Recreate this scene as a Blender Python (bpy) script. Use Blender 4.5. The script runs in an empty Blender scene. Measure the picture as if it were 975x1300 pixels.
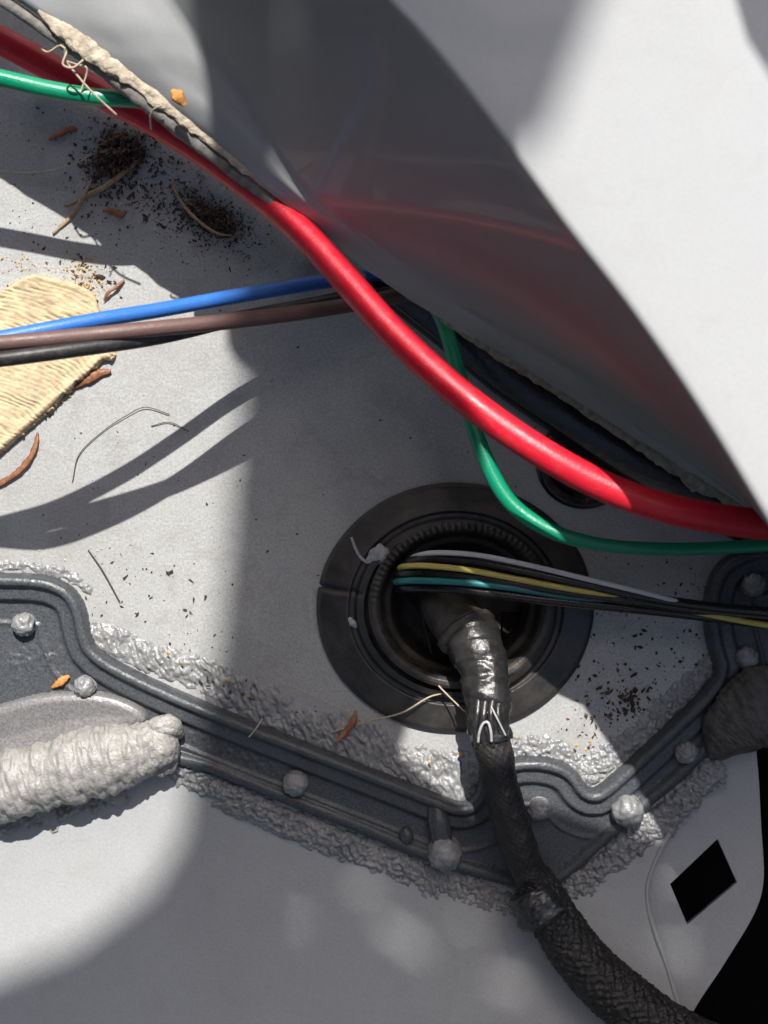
import bpy, bmesh, math, random
import numpy as np
from mathutils import Vector
from mathutils.geometry import tessellate_polygon

# ---------------------------------------------------------------- camera, sky, sun
U = 0.0002          # one unit of the plan (0.2 mm) in metres
D = 2000.0          # camera height over the floor panel, same units
KX, KY = -0.03, 0.75            # shift of a shadow per unit of height
scene = bpy.context.scene
COL = scene.collection

cam_data = bpy.data.cameras.new('camera')
cam = bpy.data.objects.new('camera', cam_data)
COL.objects.link(cam)
scene.camera = cam
cam.location = (0, 0, D * U)
cam.rotation_euler = (0, 0, 0)
cam_data.sensor_fit = 'VERTICAL'
cam_data.sensor_height = 36.0
cam_data.lens = 36.0 * D / 1300.0
cam_data.clip_start = 0.01
cam_data.clip_end = 200
cam_data.dof.use_dof = True
cam_data.dof.focus_distance = (D - 40) * U
cam_data.dof.aperture_fstop = 20

sun_el = math.atan2(1.0, math.hypot(KX, KY))
world = bpy.data.worlds.new('World')
scene.world = world
world.use_nodes = True
wn = world.node_tree
bg = wn.nodes['Background']
sky = wn.nodes.new('ShaderNodeTexSky')
sky.sky_type = 'NISHITA'
sky.sun_disc = False
sky.sun_elevation = sun_el
sky.sun_rotation = math.atan2(-KX, KY)
sky.air_density = 1.0
sky.dust_density = 4.5
sky.ozone_density = 0.6
wn.links.new(sky.outputs[0], bg.inputs[0])
bg.inputs[1].default_value = 0.125

sl = bpy.data.lights.new('sun', 'SUN')
sl.energy = 5.0
sl.angle = math.radians(0.53)
sl.color = (1.0, 0.97, 0.93)
sun = bpy.data.objects.new('sun', sl)
COL.objects.link(sun)
sun.rotation_euler = Vector((-KX, KY, 1.0)).to_track_quat('Z', 'Y').to_euler()

vs = scene.view_settings
vs.view_transform = 'Standard'
vs.look = 'None'
vs.exposure = 0.4
vs.gamma = 1.0
vs.use_curve_mapping = False
scene.cycles.max_bounces = 6
scene.cycles.caustics_reflective = False
scene.cycles.caustics_refractive = False

rnd = random.Random(11)
rng = np.random.default_rng(5)

# ---------------------------------------------------------------- helpers
def P(px, py, z=0.0):
    """a point that stands at height z and is seen at (px, py) of the 975 x 1300 picture, in plan units"""
    f = 1.0 - z / D
    return np.array([(px - 487.5) * f, (650.0 - py) * f, z])

def tag(o, label=None, cat=None, group=None, kind=None):
    if label: o['label'] = label
    if cat: o['category'] = cat
    if group: o['group'] = group
    if kind: o['kind'] = kind
    return o

def thing(name, label, cat, loc=(0, 0, 0), group=None):
    o = bpy.data.objects.new(name, None)
    COL.objects.link(o)
    o.location = [c * U for c in loc]
    o.empty_display_size = 0.005
    return tag(o, label, cat, group)

def link(name, me, mat, parent=None, origin=(0, 0, 0)):
    o = bpy.data.objects.new(name, me)
    COL.objects.link(o)
    if mat: me.materials.append(mat)
    if parent is not None:
        o.parent = parent
        o.location = Vector([c * U for c in origin]) - parent.location
    else:
        o.location = [c * U for c in origin]
    return o

def mesh(verts, faces, smooth=True, uv=None, origin=(0, 0, 0)):
    v = (np.asarray(verts, dtype=float) - np.asarray(origin, dtype=float)) * U
    me = bpy.data.meshes.new('m')
    me.from_pydata(v.tolist(), [], [list(map(int, f)) for f in faces])
    if uv is not None:
        uvl = me.uv_layers.new(name='UVMap')
        idx = np.empty(len(me.loops), dtype=np.int32)
        me.loops.foreach_get('vertex_index', idx)
        uvl.data.foreach_set('uv', np.asarray(uv, dtype=np.float32)[idx].ravel())
    if smooth:
        me.polygons.foreach_set('use_smooth', [True] * len(me.polygons))
    me.update()
    return me

def build(name, verts, faces, mat, parent=None, smooth=True, uv=None, origin=None):
    verts = np.asarray(verts, dtype=float)
    if origin is None:
        origin = (verts[:, 0].mean(), verts[:, 1].mean(), verts[:, 2].min())
    return link(name, mesh(verts, faces, smooth, uv, origin), mat, parent, origin)

def _hash(ix, iy, seed):
    h = (ix.astype(np.int64) * 374761393 + iy.astype(np.int64) * 668265263 + seed * 974634777) & 0xFFFFFFFF
    h = ((h ^ (h >> 13)) * 1274126177) & 0xFFFFFFFF
    return ((h ^ (h >> 16)) & 0xFFFF) / 65535.0

def noise(x, y, s=1.0, seed=0):
    x = np.asarray(x, dtype=float) / s; y = np.asarray(y, dtype=float) / s
    ix = np.floor(x); iy = np.floor(y)
    fx = x - ix; fy = y - iy
    fx = fx * fx * (3 - 2 * fx); fy = fy * fy * (3 - 2 * fy)
    a = _hash(ix, iy, seed); b = _hash(ix + 1, iy, seed)
    c = _hash(ix, iy + 1, seed); d = _hash(ix + 1, iy + 1, seed)
    return (a * (1 - fx) + b * fx) * (1 - fy) + (c * (1 - fx) + d * fx) * fy * 1.0

def fbm(x, y, s, seed=0, o=3):
    t = 0; amp = 0.5; n = 0
    for k in range(o):
        t = t + amp * noise(x, y, s, seed + 17 * k); n += amp
        amp *= 0.5; s *= 0.5
    return t / n

def worley(x, y, s, seed=0):
    """distance to the nearest of one random point per cell, in cells"""
    x = np.asarray(x, dtype=float) / s; y = np.asarray(y, dtype=float) / s
    ix = np.floor(x); iy = np.floor(y)
    best = np.full(x.shape, 9.0)
    for i in (-1, 0, 1):
        for j in (-1, 0, 1):
            cx = ix + i; cy = iy + j
            px = cx + _hash(cx, cy, seed); py = cy + _hash(cx, cy, seed + 7)
            best = np.minimum(best, np.hypot(x - px, y - py))
    return best

def catmull(pts, n):
    pts = np.asarray(pts, dtype=float)
    seg = np.linalg.norm(np.diff(pts, axis=0), axis=1) ** 0.5
    t = np.concatenate([[0], np.cumsum(seg)])
    # centripetal tangents, hermite
    m = np.zeros_like(pts)
    for i in range(len(pts)):
        if i == 0: m[i] = (pts[1] - pts[0]) / (t[1] - t[0])
        elif i == len(pts) - 1: m[i] = (pts[-1] - pts[-2]) / (t[-1] - t[-2])
        else:
            a = (pts[i] - pts[i-1]) / (t[i] - t[i-1]); b = (pts[i+1] - pts[i]) / (t[i+1] - t[i])
            w = (t[i+1] - t[i]) / (t[i+1] - t[i-1])
            m[i] = a * w + b * (1 - w)
    q = np.linspace(0, t[-1], n)
    k = np.clip(np.searchsorted(t, q, side='right') - 1, 0, len(pts) - 2)
    h = (t[k+1] - t[k])
    s = ((q - t[k]) / h)[:, None]; h = h[:, None]
    return ((2*s**3 - 3*s**2 + 1) * pts[k] + (s**3 - 2*s**2 + s) * h * m[k]
            + (-2*s**3 + 3*s**2) * pts[k+1] + (s**3 - s**2) * h * m[k+1])

def frames(c):
    tg = np.gradient(c, axis=0)
    tg /= np.linalg.norm(tg, axis=1)[:, None]
    n = np.zeros_like(c)
    u = np.cross(tg[0], [0, 0, 1.0])
    if np.linalg.norm(u) < 1e-6: u = np.array([1.0, 0, 0])
    u /= np.linalg.norm(u)
    for i in range(len(c)):
        u = u - tg[i] * np.dot(u, tg[i])
        u /= np.linalg.norm(u)
        n[i] = u
    return tg, n, np.cross(tg, n)

def tube_data(c, r, ns=16, disp=None, cap=True, flat=1.0):
    """c: (n,3) centre line, r: radius or (n,), disp(v_len, ang, arrays) -> added radius"""
    n = len(c)
    r = np.broadcast_to(np.asarray(r, dtype=float), (n,))
    tg, a, b = frames(c)
    ln = np.concatenate([[0], np.cumsum(np.linalg.norm(np.diff(c, axis=0), axis=1))])
    th = np.linspace(0, 2 * math.pi, ns, endpoint=False)
    TH, LN = np.meshgrid(th, ln)
    R = np.repeat(r[:, None], ns, 1)
    if disp is not None: R = R + disp(LN, TH, R)
    V = (c[:, None, :] + (R * np.cos(TH))[..., None] * a[:, None, :]
         + (R * np.sin(TH) * flat)[..., None] * b[:, None, :])
    verts = V.reshape(-1, 3)
    uv = np.stack([TH / (2 * math.pi), LN / 100.0], -1).reshape(-1, 2)
    F = []
    for i in range(n - 1):
        for j in range(ns):
            k = (j + 1) % ns
            F.append((i*ns + j, i*ns + k, (i+1)*ns + k, (i+1)*ns + j))
    if cap:
        F.append(tuple(range(ns))[::-1]); F.append(tuple(range((n-1)*ns, n*ns)))
    return verts, F, uv

def tube(name, pts, r, mat, parent=None, n=80, ns=16, disp=None, image=True, flat=1.0):
    """pts: (px, py, z) seen points; r: number or list of radii along pts"""
    q = np.array([P(*p) for p in pts]) if image else np.array(pts, dtype=float)
    if np.ndim(r):
        q4 = catmull(np.column_stack([q, np.asarray(r, dtype=float)]), n)
        c, rr = q4[:, :3], q4[:, 3]
    else:
        c, rr = catmull(q, n), r
    v, f, uv = tube_data(c, rr, ns, disp, flat=flat)
    return build(name, v, f, mat, parent, uv=uv)

def inside(poly, X, Y):
    res = np.zeros(X.shape, bool)
    n = len(poly)
    for i in range(n):
        x1, y1 = poly[i]; x2, y2 = poly[(i + 1) % n]
        if y1 == y2: continue
        cond = ((y1 > Y) != (y2 > Y)) & (X < (x2 - x1) * (Y - y1) / (y2 - y1) + x1)
        res ^= cond
    return res

def dist(line, X, Y):
    best = np.full(X.shape, 1e9)
    for (x1, y1), (x2, y2) in zip(line[:-1], line[1:]):
        dx, dy = x2 - x1, y2 - y1
        L = dx*dx + dy*dy + 1e-9
        t = np.clip(((X - x1) * dx + (Y - y1) * dy) / L, 0, 1)
        best = np.minimum(best, np.hypot(X - x1 - t*dx, Y - y1 - t*dy))
    return best

def field(name, X, Y, Z, mat, parent=None, mask=None, smooth=True):
    """a height field over picture coordinates X, Y (flat plan: y down), Z height"""
    ny, nx = X.shape
    verts = np.stack([X - 487.5, 650.0 - Y, Z], -1).reshape(-1, 3)
    id_ = np.arange(nx * ny).reshape(ny, nx)
    q = np.stack([id_[:-1, :-1], id_[1:, :-1], id_[1:, 1:], id_[:-1, 1:]], -1)
    if mask is not None:
        mk = mask[:-1, :-1] | mask[1:, :-1] | mask[1:, 1:] | mask[:-1, 1:]
        q = q[mk]
    q = q.reshape(-1, 4)
    used = np.unique(q)
    remap = np.zeros(nx * ny, int); remap[used] = np.arange(len(used))
    return build(name, verts[used], remap[q], mat, parent, smooth)

def ramp(d, xs, hs):
    return np.interp(d, xs, hs)

def sheet(name, outer, holes, z, th, mat, parent=None, smooth=False, plan=True):
    """a flat sheet with holes and real thickness"""
    loops = [outer] + holes
    tris = tessellate_polygon([[Vector((x, y, 0)) for x, y in lp] for lp in loops])
    pts = [p for lp in loops for p in lp]
    n = len(pts)
    verts = [(x - 487.5, 650.0 - y, z) for x, y in pts] + [(x - 487.5, 650.0 - y, z - th) for x, y in pts]
    F = [tuple(t) for t in tris] + [tuple(i + n for i in t[::-1]) for t in tris]
    o = 0
    for lp in loops:
        m = len(lp)
        for i in range(m):
            j = (i + 1) % m
            F.append((o + i, o + j, o + j + n, o + i + n))
        o += m
    ob = build(name, verts, F, mat, parent, smooth)
    bm = bmesh.new(); bm.from_mesh(ob.data)
    bmesh.ops.recalc_face_normals(bm, faces=bm.faces)
    bm.to_mesh(ob.data); bm.free()
    return ob

def smooth_loop(pts, n=120):
    p = list(pts) + [pts[0]]
    c = catmull([(x, y, 0) for x, y in p], n)
    return [(a, b) for a, b, _ in c[:-1]]

# ---------------------------------------------------------------- materials
class NT:
    def __init__(s, name):
        s.m = bpy.data.materials.new(name); s.m.use_nodes = True
        s.t = s.m.node_tree; s.b = s.t.nodes['Principled BSDF']
        tc = s.t.nodes.new('ShaderNodeTexCoord')
        mp = s.t.nodes.new('ShaderNodeMapping'); mp.inputs['Scale'].default_value = (1/U,) * 3
        s.t.links.new(tc.outputs['Object'], mp.inputs[0]); s.co = mp.outputs[0]; s.tc = tc
    def n(s, t, **k):
        nd = s.t.nodes.new(t)
        for a, v in k.items(): setattr(nd, a, v)
        return nd
    def noise(s, size, detail=2, rough=0.55, co=None, dist=0.0):
        nd = s.n('ShaderNodeTexNoise'); nd.inputs['Scale'].default_value = 1.0 / size
        nd.inputs['Detail'].default_value = detail; nd.inputs['Roughness'].default_value = rough
        nd.inputs['Distortion'].default_value = dist
        s.t.links.new(co or s.co, nd.inputs['Vector']); return nd.outputs['Fac']
    def voro(s, size, feature='F1', co=None):
        nd = s.n('ShaderNodeTexVoronoi', feature=feature); nd.inputs['Scale'].default_value = 1.0 / size
        s.t.links.new(co or s.co, nd.inputs['Vector']); return nd
    def ramp(s, fac, stops):
        nd = s.n('ShaderNodeValToRGB'); e = nd.color_ramp.elements
        while len(e) < len(stops): e.new(0.5)
        for el, (p, c) in zip(e, stops):
            el.position = p; el.color = (*c, 1) if len(c) == 3 else c
        s.t.links.new(fac, nd.inputs[0]); return nd.outputs[0]
    def g(s, fac, a, b, p0=0.0, p1=1.0):
        nd = s.n('ShaderNodeMapRange'); 
        for k, v in zip(('From Min', 'From Max', 'To Min', 'To Max'), (p0, p1, a, b)): nd.inputs[k].default_value = v
        s.t.links.new(fac, nd.inputs[0]); return nd.outputs[0]
    def mix(s, fac, a, b, mode='MIX'):
        nd = s.n('ShaderNodeMix', data_type='RGBA', blend_type=mode)
        for i, v in ((0, fac), (6, a), (7, b)):
            if isinstance(v, (int, float)): nd.inputs[i].default_value = v
            elif isinstance(v, tuple): nd.inputs[i].default_value = (*v, 1)
            else: s.t.links.new(v, nd.inputs[i])
        return nd.outputs[2]
    def math(s, op, a, b):
        nd = s.n('ShaderNodeMath', operation=op)
        for i, v in ((0, a), (1, b)):
            if isinstance(v, (int, float)): nd.inputs[i].default_value = v
            else: s.t.links.new(v, nd.inputs[i])
        return nd.outputs[0]
    def bump(s, h, dist_px, strength=1.0):
        nd = s.n('ShaderNodeBump'); nd.inputs['Strength'].default_value = strength
        nd.inputs['Distance'].default_value = dist_px * U
        s.t.links.new(h, nd.inputs['Height']); s.t.links.new(nd.outputs[0], s.b.inputs['Normal'])
        return nd
    def set(s, k, v):
        if isinstance(v, (int, float)): s.b.inputs[k].default_value = v
        elif isinstance(v, tuple): s.b.inputs[k].default_value = (*v, 1)
        else: s.t.links.new(v, s.b.inputs[k])
        return s

def paint(name, col, rough=0.4, dirt=0.5, flake=0.12, coat=0.0, spec=0.5, peel=0.35, coat_r=0.12):
    t = NT(name)
    lo = tuple(c * (1 - flake) for c in col); hi = tuple(c * (1 + flake) for c in col)
    c = t.mix(t.g(t.noise(3.0, 2), 0, 1, 0.3, 0.7), lo, hi)
    c = t.mix(t.g(t.noise(160, 3), 0, 0.35 * dirt, 0.45, 0.75), c, (col[0]*0.72, col[1]*0.68, col[2]*0.60))
    # small dark dirt specks and a few pale ones
    sp = t.g(t.noise(7.0, 4, 0.7), 0, 1, 0.66, 0.72)
    area = t.g(t.noise(90, 3), 0, 1, 0.42, 0.62)
    c = t.mix(t.math('MULTIPLY', t.math('MULTIPLY', sp, area), 0.75 * dirt), c, (0.05, 0.042, 0.034))
    sp2 = t.g(t.noise(5.0, 3, 0.7), 0, 1, 0.70, 0.74)
    c = t.mix(t.math('MULTIPLY', sp2, 0.5 * dirt), c, (0.62, 0.58, 0.5))
    mp = t.n('ShaderNodeMapping'); mp.inputs['Rotation'].default_value = (0, 0, 0.5); mp.inputs['Scale'].default_value = (1/U, 0.05/U, 1/U)
    t.t.links.new(t.tc.outputs['Object'], mp.inputs[0])
    scr = t.math('MULTIPLY', t.g(t.noise(2.2, 2, co=mp.outputs[0]), 0, 1, 0.70, 0.76), t.g(t.noise(70, 3), 0, 1, 0.5, 0.62))
    c = t.mix(t.math('MULTIPLY', scr, 0.35 * min(1, dirt * 1.4)), c, tuple(min(1, x * 1.7) for x in col))
    film = t.noise(45, 5, 0.65, dist=0.6)
    c = t.mix(t.g(film, 0, 0.4 * dirt, 0.5, 0.7), c, (col[0]*0.62, col[1]*0.59, col[2]*0.53))
    t.set('Base Color', c)
    r = t.g(t.noise(60, 4), rough - 0.06, rough + 0.12, 0.3, 0.7)
    t.set('Roughness', r).set('Specular IOR Level', spec)
    if coat: t.set('Coat Weight', coat).set('Coat Roughness', coat_r)
    t.bump(t.math('ADD', t.noise(4.0, 2), t.math('MULTIPLY', t.noise(26, 2), 1.5)), peel)
    return t.m

def plain(name, col, rough=0.4, var=0.12, size=12, bump=0.25, spec=0.5, sheen=0.0, dust=0.0):
    t = NT(name)
    c = t.mix(t.g(t.noise(size, 4), 0, 1, 0.3, 0.7), tuple(x*(1-var) for x in col), tuple(x*(1+var) for x in col))
    if dust:
        c = t.mix(t.g(t.noise(size*2.3, 5, 0.65), 0, dust, 0.42, 0.72), c, (0.24, 0.2, 0.165))
    t.set('Base Color', c)
    t.set('Roughness', t.g(t.noise(size*1.7, 4), rough-0.07, rough+0.1, 0.3, 0.7)).set('Specular IOR Level', spec)
    if bump: t.bump(t.noise(size*0.35, 4), bump)
    return t.m

def wire_mat(name, col, rough=0.33, dust=0.12):
    t = NT(name)
    mp = t.n('ShaderNodeMapping'); mp.inputs['Scale'].default_value = (26, 0.9, 1)
    t.t.links.new(t.tc.outputs['UV'], mp.inputs[0])
    nd = t.n('ShaderNodeTexNoise'); nd.inputs['Scale'].default_value = 1.0; nd.inputs['Detail'].default_value = 3
    t.t.links.new(mp.outputs[0], nd.inputs['Vector'])
    streak = nd.outputs['Fac']
    c = t.mix(t.g(streak, 0, 1, 0.3, 0.7), tuple(x*0.86 for x in col), tuple(min(1, x*1.1) for x in col))
    c = t.mix(t.g(t.noise(14, 5, 0.7), 0, dust, 0.5, 0.75), c, (0.32, 0.28, 0.24))
    t.set('Base Color', c)
    t.set('Roughness', t.g(t.noise(20, 3), rough-0.05, rough+0.12, 0.3, 0.7))
    t.bump(t.math('ADD', t.math('MULTIPLY', streak, 0.6), t.noise(3, 2)), 0.35)
    return t.m

M_PANEL = paint('grey_paint', (0.36, 0.362, 0.354), 0.42, 1.0, flake=0.17)
M_LOWER = paint('grey_paint_clean', (0.365, 0.37, 0.368), 0.36, 0.35, flake=0.06)
M_RAIL = paint('grey_paint_gloss', (0.37, 0.377, 0.38), 0.5, 0.2, flake=0.03, coat=0.18, peel=0.03, spec=0.1, coat_r=0.03)
M_PLATE = paint('dark_grey_primer', (0.064, 0.069, 0.076), 0.34, 0.2, flake=0.38, peel=0.5, spec=0.35)
M_PAD = paint('dark_grey_primer_worn', (0.17, 0.165, 0.165), 0.34, 0.3, flake=0.3, peel=0.4)
M_TAB = paint('grey_bracket_paint', (0.37, 0.375, 0.38), 0.36, 0.2, flake=0.06, peel=0.4)
M_SEAL = plain('grey_seam_sealer', (0.235, 0.238, 0.238), 0.24, 0.2, 8, 1.0, spec=0.7, dust=0.12)
M_FOAM = plain('pale_sealer', (0.31, 0.30, 0.28), 0.28, 0.2, 8, 1.4, dust=0.2)
M_CREAM = plain('cream_sealer', (0.56, 0.48, 0.36), 0.7, 0.3, 8, 1.4, dust=0.5)
M_CRUST = plain('grey_crust', (0.30, 0.275, 0.22), 0.75, 0.35, 9, 1.4)
M_LIP = plain('grey_fabric_lip', (0.17, 0.16, 0.145), 0.7, 0.4, 10, 0.8)
M_RUBBER = plain('black_rubber', (0.024, 0.023, 0.022), 0.42, 0.3, 16, 0.5, dust=0.13)
M_RUBBER2 = plain('dusty_black_rubber', (0.026, 0.024, 0.022), 0.45, 0.3, 10, 0.7, dust=0.24)
M_TAPEBLK = plain('glossy_black_tape', (0.016, 0.016, 0.0165), 0.3, 0.3, 16, 0.9, spec=0.7, dust=0.06)
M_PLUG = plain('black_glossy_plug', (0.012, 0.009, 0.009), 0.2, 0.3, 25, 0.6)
M_VOID = plain('black_void', (0.002, 0.002, 0.002), 0.8, 0.2, 40, 0, spec=0.1)
M_CLUMP = plain('shaded_sealer', (0.085, 0.078, 0.07), 0.4, 0.3, 9, 1.6, spec=0.5)  # sealer colour darkened for the shade on the right-hand clump
M_RED = wire_mat('red_insulation', (0.66, 0.011, 0.03), 0.38, 0.12)
M_GREEN = wire_mat('green_insulation', (0.0, 0.26, 0.13), 0.34, 0.06)
M_BLUE = wire_mat('blue_insulation', (0.035, 0.17, 0.56), 0.4, 0.08)
M_BROWN = wire_mat('brown_insulation', (0.14, 0.078, 0.068), 0.45, 0.14)
M_BLACK = wire_mat('black_insulation', (0.018, 0.017, 0.017), 0.42, 0.14)
M_BLACK2 = wire_mat('black_gloss_insulation', (0.010, 0.010, 0.010), 0.26, 0.05)
M_WHITE = wire_mat('white_insulation', (0.62, 0.61, 0.62), 0.35, 0.05)
M_YELLOW = wire_mat('yellow_insulation', (0.62, 0.50, 0.12), 0.35, 0.05)
M_TEAL = wire_mat('teal_insulation', (0.02, 0.20, 0.20), 0.32, 0.05)
M_TAPE = plain('cream_masking_tape', (0.58, 0.45, 0.27), 0.75, 0.22, 14, 0.9, dust=0.45)
M_NEEDLE = plain('dry_brown_needle', (0.24, 0.095, 0.04), 0.5, 0.35, 6, 0.5)
M_STRAW = plain('dry_straw', (0.33, 0.23, 0.13), 0.6, 0.3, 6, 0.6)
M_CHIP = plain('orange_wood_chip', (0.58, 0.25, 0.06), 0.6, 0.3, 5, 0.7)
M_NEEDLE2 = plain('brown_crumb', (0.11, 0.06, 0.035), 0.8, 0.5, 4, 0.6)
M_GRIT2 = plain('grey_crumb', (0.17, 0.14, 0.11), 0.8, 0.5, 4, 0.6)
M_DIRT = plain('dark_soil', (0.045, 0.03, 0.022), 0.85, 0.5, 4, 0.8)
M_GRIT = plain('pale_grit', (0.5, 0.46, 0.38), 0.7, 0.3, 4, 0.5)
M_TANBIT = plain('tan_crumb', (0.50, 0.33, 0.14), 0.7, 0.4, 4, 0.5)
M_HAIR = plain('pale_fibre', (0.45, 0.38, 0.28), 0.5, 0.2, 6, 0)
M_DARKHAIR = plain('dark_fibre', (0.07, 0.055, 0.045), 0.5, 0.2, 6, 0)
M_DAUB = plain('grey_paint_daub', (0.36, 0.36, 0.37), 0.3, 0.2, 8, 0.6)
M_SILVER = plain('strand_highlight', (0.42, 0.42, 0.42), 0.25, 0.2, 6, 0.2)  # paints the highlights on the black strands
M_SHADE = plain('grey_shade_sheet', (0.04, 0.04, 0.04), 0.5, 0.1, 60, 0)  # for the added sheets and walls out of view

# woven sleeve
def braid_mat():
    t = NT('black_woven_sleeve')
    mp = t.n('ShaderNodeMapping'); mp.inputs['Scale'].default_value = (1, 1, 1)
    t.t.links.new(t.tc.outputs['UV'], mp.inputs[0])
    c = t.mix(t.g(t.noise(3, 3, 0.7), 0, 1, 0.35, 0.7), (0.005, 0.005, 0.005), (0.022, 0.02, 0.019))
    c = t.mix(t.g(t.noise(22, 4), 0, 0.14, 0.5, 0.75), c, (0.14, 0.115, 0.095))
    t.set('Base Color', c).set('Roughness', 0.5)
    t.bump(t.noise(2.4, 2), 0.8)
    return t.m
M_BRAID = braid_mat()

# ---------------------------------------------------------------- unseen sheets and walls added to shape sun and sky light
def up(q, H): return [(x - KX * H, y - KY * H) for x, y in q]

RED = [(-70, 14, 135), (0, 51, 138), (60, 83, 140), (130, 120, 143), (200, 157, 150), (262, 196, 162), (330, 247, 180),
       (385, 296, 205), (440, 356, 235), (500, 423, 265), (560, 480, 290), (620, 529, 305), (690, 576, 315),
       (755, 612, 318), (820, 638, 320), (890, 655, 320), (975, 666, 315), (1070, 668, 310)]
red_c = catmull([P(*p) for p in RED], 240)
red_q = np.stack([487.5 + red_c[:, 0] + KX * red_c[:, 2], 650 - red_c[:, 1] + KY * red_c[:, 2]], -1)
def red_slot(x0, x1, w):  # slot added in the near sheet so sun reaches the red cable
    sel = [i for i in range(len(red_c)) if x0 <= 487.5 + red_c[i, 0] / (1 - red_c[i, 2] / D) <= x1][::3]
    q = red_q[sel]
    tg = np.gradient(q, axis=0); tg /= np.linalg.norm(tg, axis=1)[:, None]
    nn = np.stack([-tg[:, 1], tg[:, 0]], -1)
    return [tuple(p) for p in q + nn * w] + [tuple(p) for p in (q - nn * w)[::-1]]

HN = 1500.0
_sl = red_slot(345, 606, 10)
_h = len(_sl) // 2
near_hole = [(505, 957), (520, 915), (555, 872), (612, 846), (601, 838), (590, 806)] + _sl[:_h][::-1] + _sl[_h:][::-1] + [
             (594, 738), (596, 706), (596, 680), (600, 640), (620, 559), (655, 480), (685, 390),
             (785, 390), (800, 559), (812, 600), (838, 640), (868, 668), (868, 1040),
             (840, 1064), (800, 1060), (760, 1052), (700, 1030), (665, 1022), (635, 1040), (600, 1046), (560, 1010)]
def blob(cx, cy, rx, ry, seed, n=18):
    r = random.Random(seed); a0 = math.radians(r.uniform(-12, 38)); out = []
    for a in [2 * math.pi * i / n for i in range(n)]:
        u_, v_ = rx * math.cos(a) * (0.7 + 0.6 * r.random()), ry * math.sin(a) * (0.6 + 0.8 * r.random())
        out.append((cx + u_ * math.cos(a0) - v_ * math.sin(a0), cy + u_ * math.sin(a0) + v_ * math.cos(a0)))
    return out
DAP = [(462, 1124, 26, 6, 1), (512, 1192, 44, 6, 2), (880, 1100, 34, 6, 3), (862, 1198, 36, 5, 4), (640, 1252, 30, 5, 5), (372, 1168, 24, 4, 6), (590, 1170, 10, 6, 8)]
left_hole = [(-40, 130), (255, 130), (262, 300), (285, 385), (288, 440), (300, 462), (326, 480), (326, 1330), (-40, 1330)]
holes = [up(near_hole, HN), up(left_hole, HN)]
holes.append(up([(366, 1088), (895, 1088), (895, 1540), (366, 1540)], HN))
XL, XR, YT, YBM = -420, 1500, -780, 1750          # inside faces of the added shade walls
cam_open = [(345, 462), (640, 462), (640, 850), (345, 850)]
south_open = [(-300, 1000), (900, 1000), (900, 1700), (-300, 1700)]
sheet('near_shade_sheet', [(XL, -1300), (320, -1300), (320, -900), (958, -900), (958, 472), (1060, 472), (1060, YBM), (XL, YBM)], [cam_open, south_open] + holes, HN, 3, M_SHADE)['kind'] = 'structure'  # near sheet, added out of view; its holes shape the sun patches
def wall_slab(name, x0, y0, x1, y1, z0, z1):  # unseen wall added to hold back sky light
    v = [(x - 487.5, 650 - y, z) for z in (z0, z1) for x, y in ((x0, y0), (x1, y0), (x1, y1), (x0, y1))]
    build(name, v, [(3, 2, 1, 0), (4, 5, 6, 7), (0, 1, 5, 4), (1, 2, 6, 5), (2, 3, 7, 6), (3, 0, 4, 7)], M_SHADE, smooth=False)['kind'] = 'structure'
wall_slab('shade_wall', XL - 8, YT, XL, YBM + 8, 420, HN - 5)
wall_slab('shade_wall', XL, YBM, 300, YBM + 8, 420, HN - 5)
wall_slab('shade_wall', 300, YBM, XR, YBM + 8, -60, HN - 5)
wall_slab('shade_wall', XR, YT - 600, XR + 8, YBM + 8, -60, 440)
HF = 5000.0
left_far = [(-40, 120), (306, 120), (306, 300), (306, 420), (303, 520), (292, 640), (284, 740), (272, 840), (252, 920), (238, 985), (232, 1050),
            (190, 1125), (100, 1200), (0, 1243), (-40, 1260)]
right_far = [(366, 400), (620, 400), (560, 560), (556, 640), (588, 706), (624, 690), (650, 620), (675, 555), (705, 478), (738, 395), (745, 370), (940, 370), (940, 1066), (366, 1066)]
sheet('far_shade_sheet', up([(-1500, -200), (340, -200), (340, 320), (1000, 320), (1000, 1900), (-1500, 1900)], HF), [up(left_far, HF), up(right_far, HF)] + [up(blob(*d), HF) for d in DAP],
      HF, 4, M_SHADE)['kind'] = 'structure'  # far sheet, added for soft shade edges and dapples

# ---------------------------------------------------------------- the panels
def axis(a, b, step): return np.arange(a, b + step * 0.5, step)

def floor_z(X, Y):
    z = 3.0 * (fbm(X, Y, 260, 3) - 0.5)
    z = z + 5 * np.exp(-(((X - 318) / 26) ** 2 + ((Y - 790) / 60) ** 2)) - 4 * np.exp(-(((X - 350) / 16) ** 2 + ((Y - 795) / 70) ** 2))
    # pressed swage that runs under the red cable
    d = dist([(60, 120), (180, 170), (300, 255), (380, 330)], X, Y)
    z = z + 16 * np.exp(-(d / 34.0) ** 2)
    return np.where(((X - 578) / 120) ** 2 + ((Y - 771) / 108) ** 2 < 1, -90, z)
YB = np.array([(-600, 850), (0, 850), (120, 880), (225, 915), (400, 985), (560, 1058), (680, 1100), (720, 1085), (870, 950),
               (930, 890), (975, 862), (1500, 500)], float)
nx = 420
xs = np.linspace(-600, 1500, nx); tt = np.concatenate([np.linspace(0, 0.3, 40, endpoint=False), np.linspace(0.3, 1, 300)])
X = np.repeat(xs[None, :], len(tt), 0)
yb = np.interp(xs, YB[:, 0], YB[:, 1])
Y = -800 + tt[:, None] * (yb[None, :] + 800)
tag(field('floor_panel', X, Y, floor_z(X, Y), M_PANEL), kind='structure')

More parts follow.
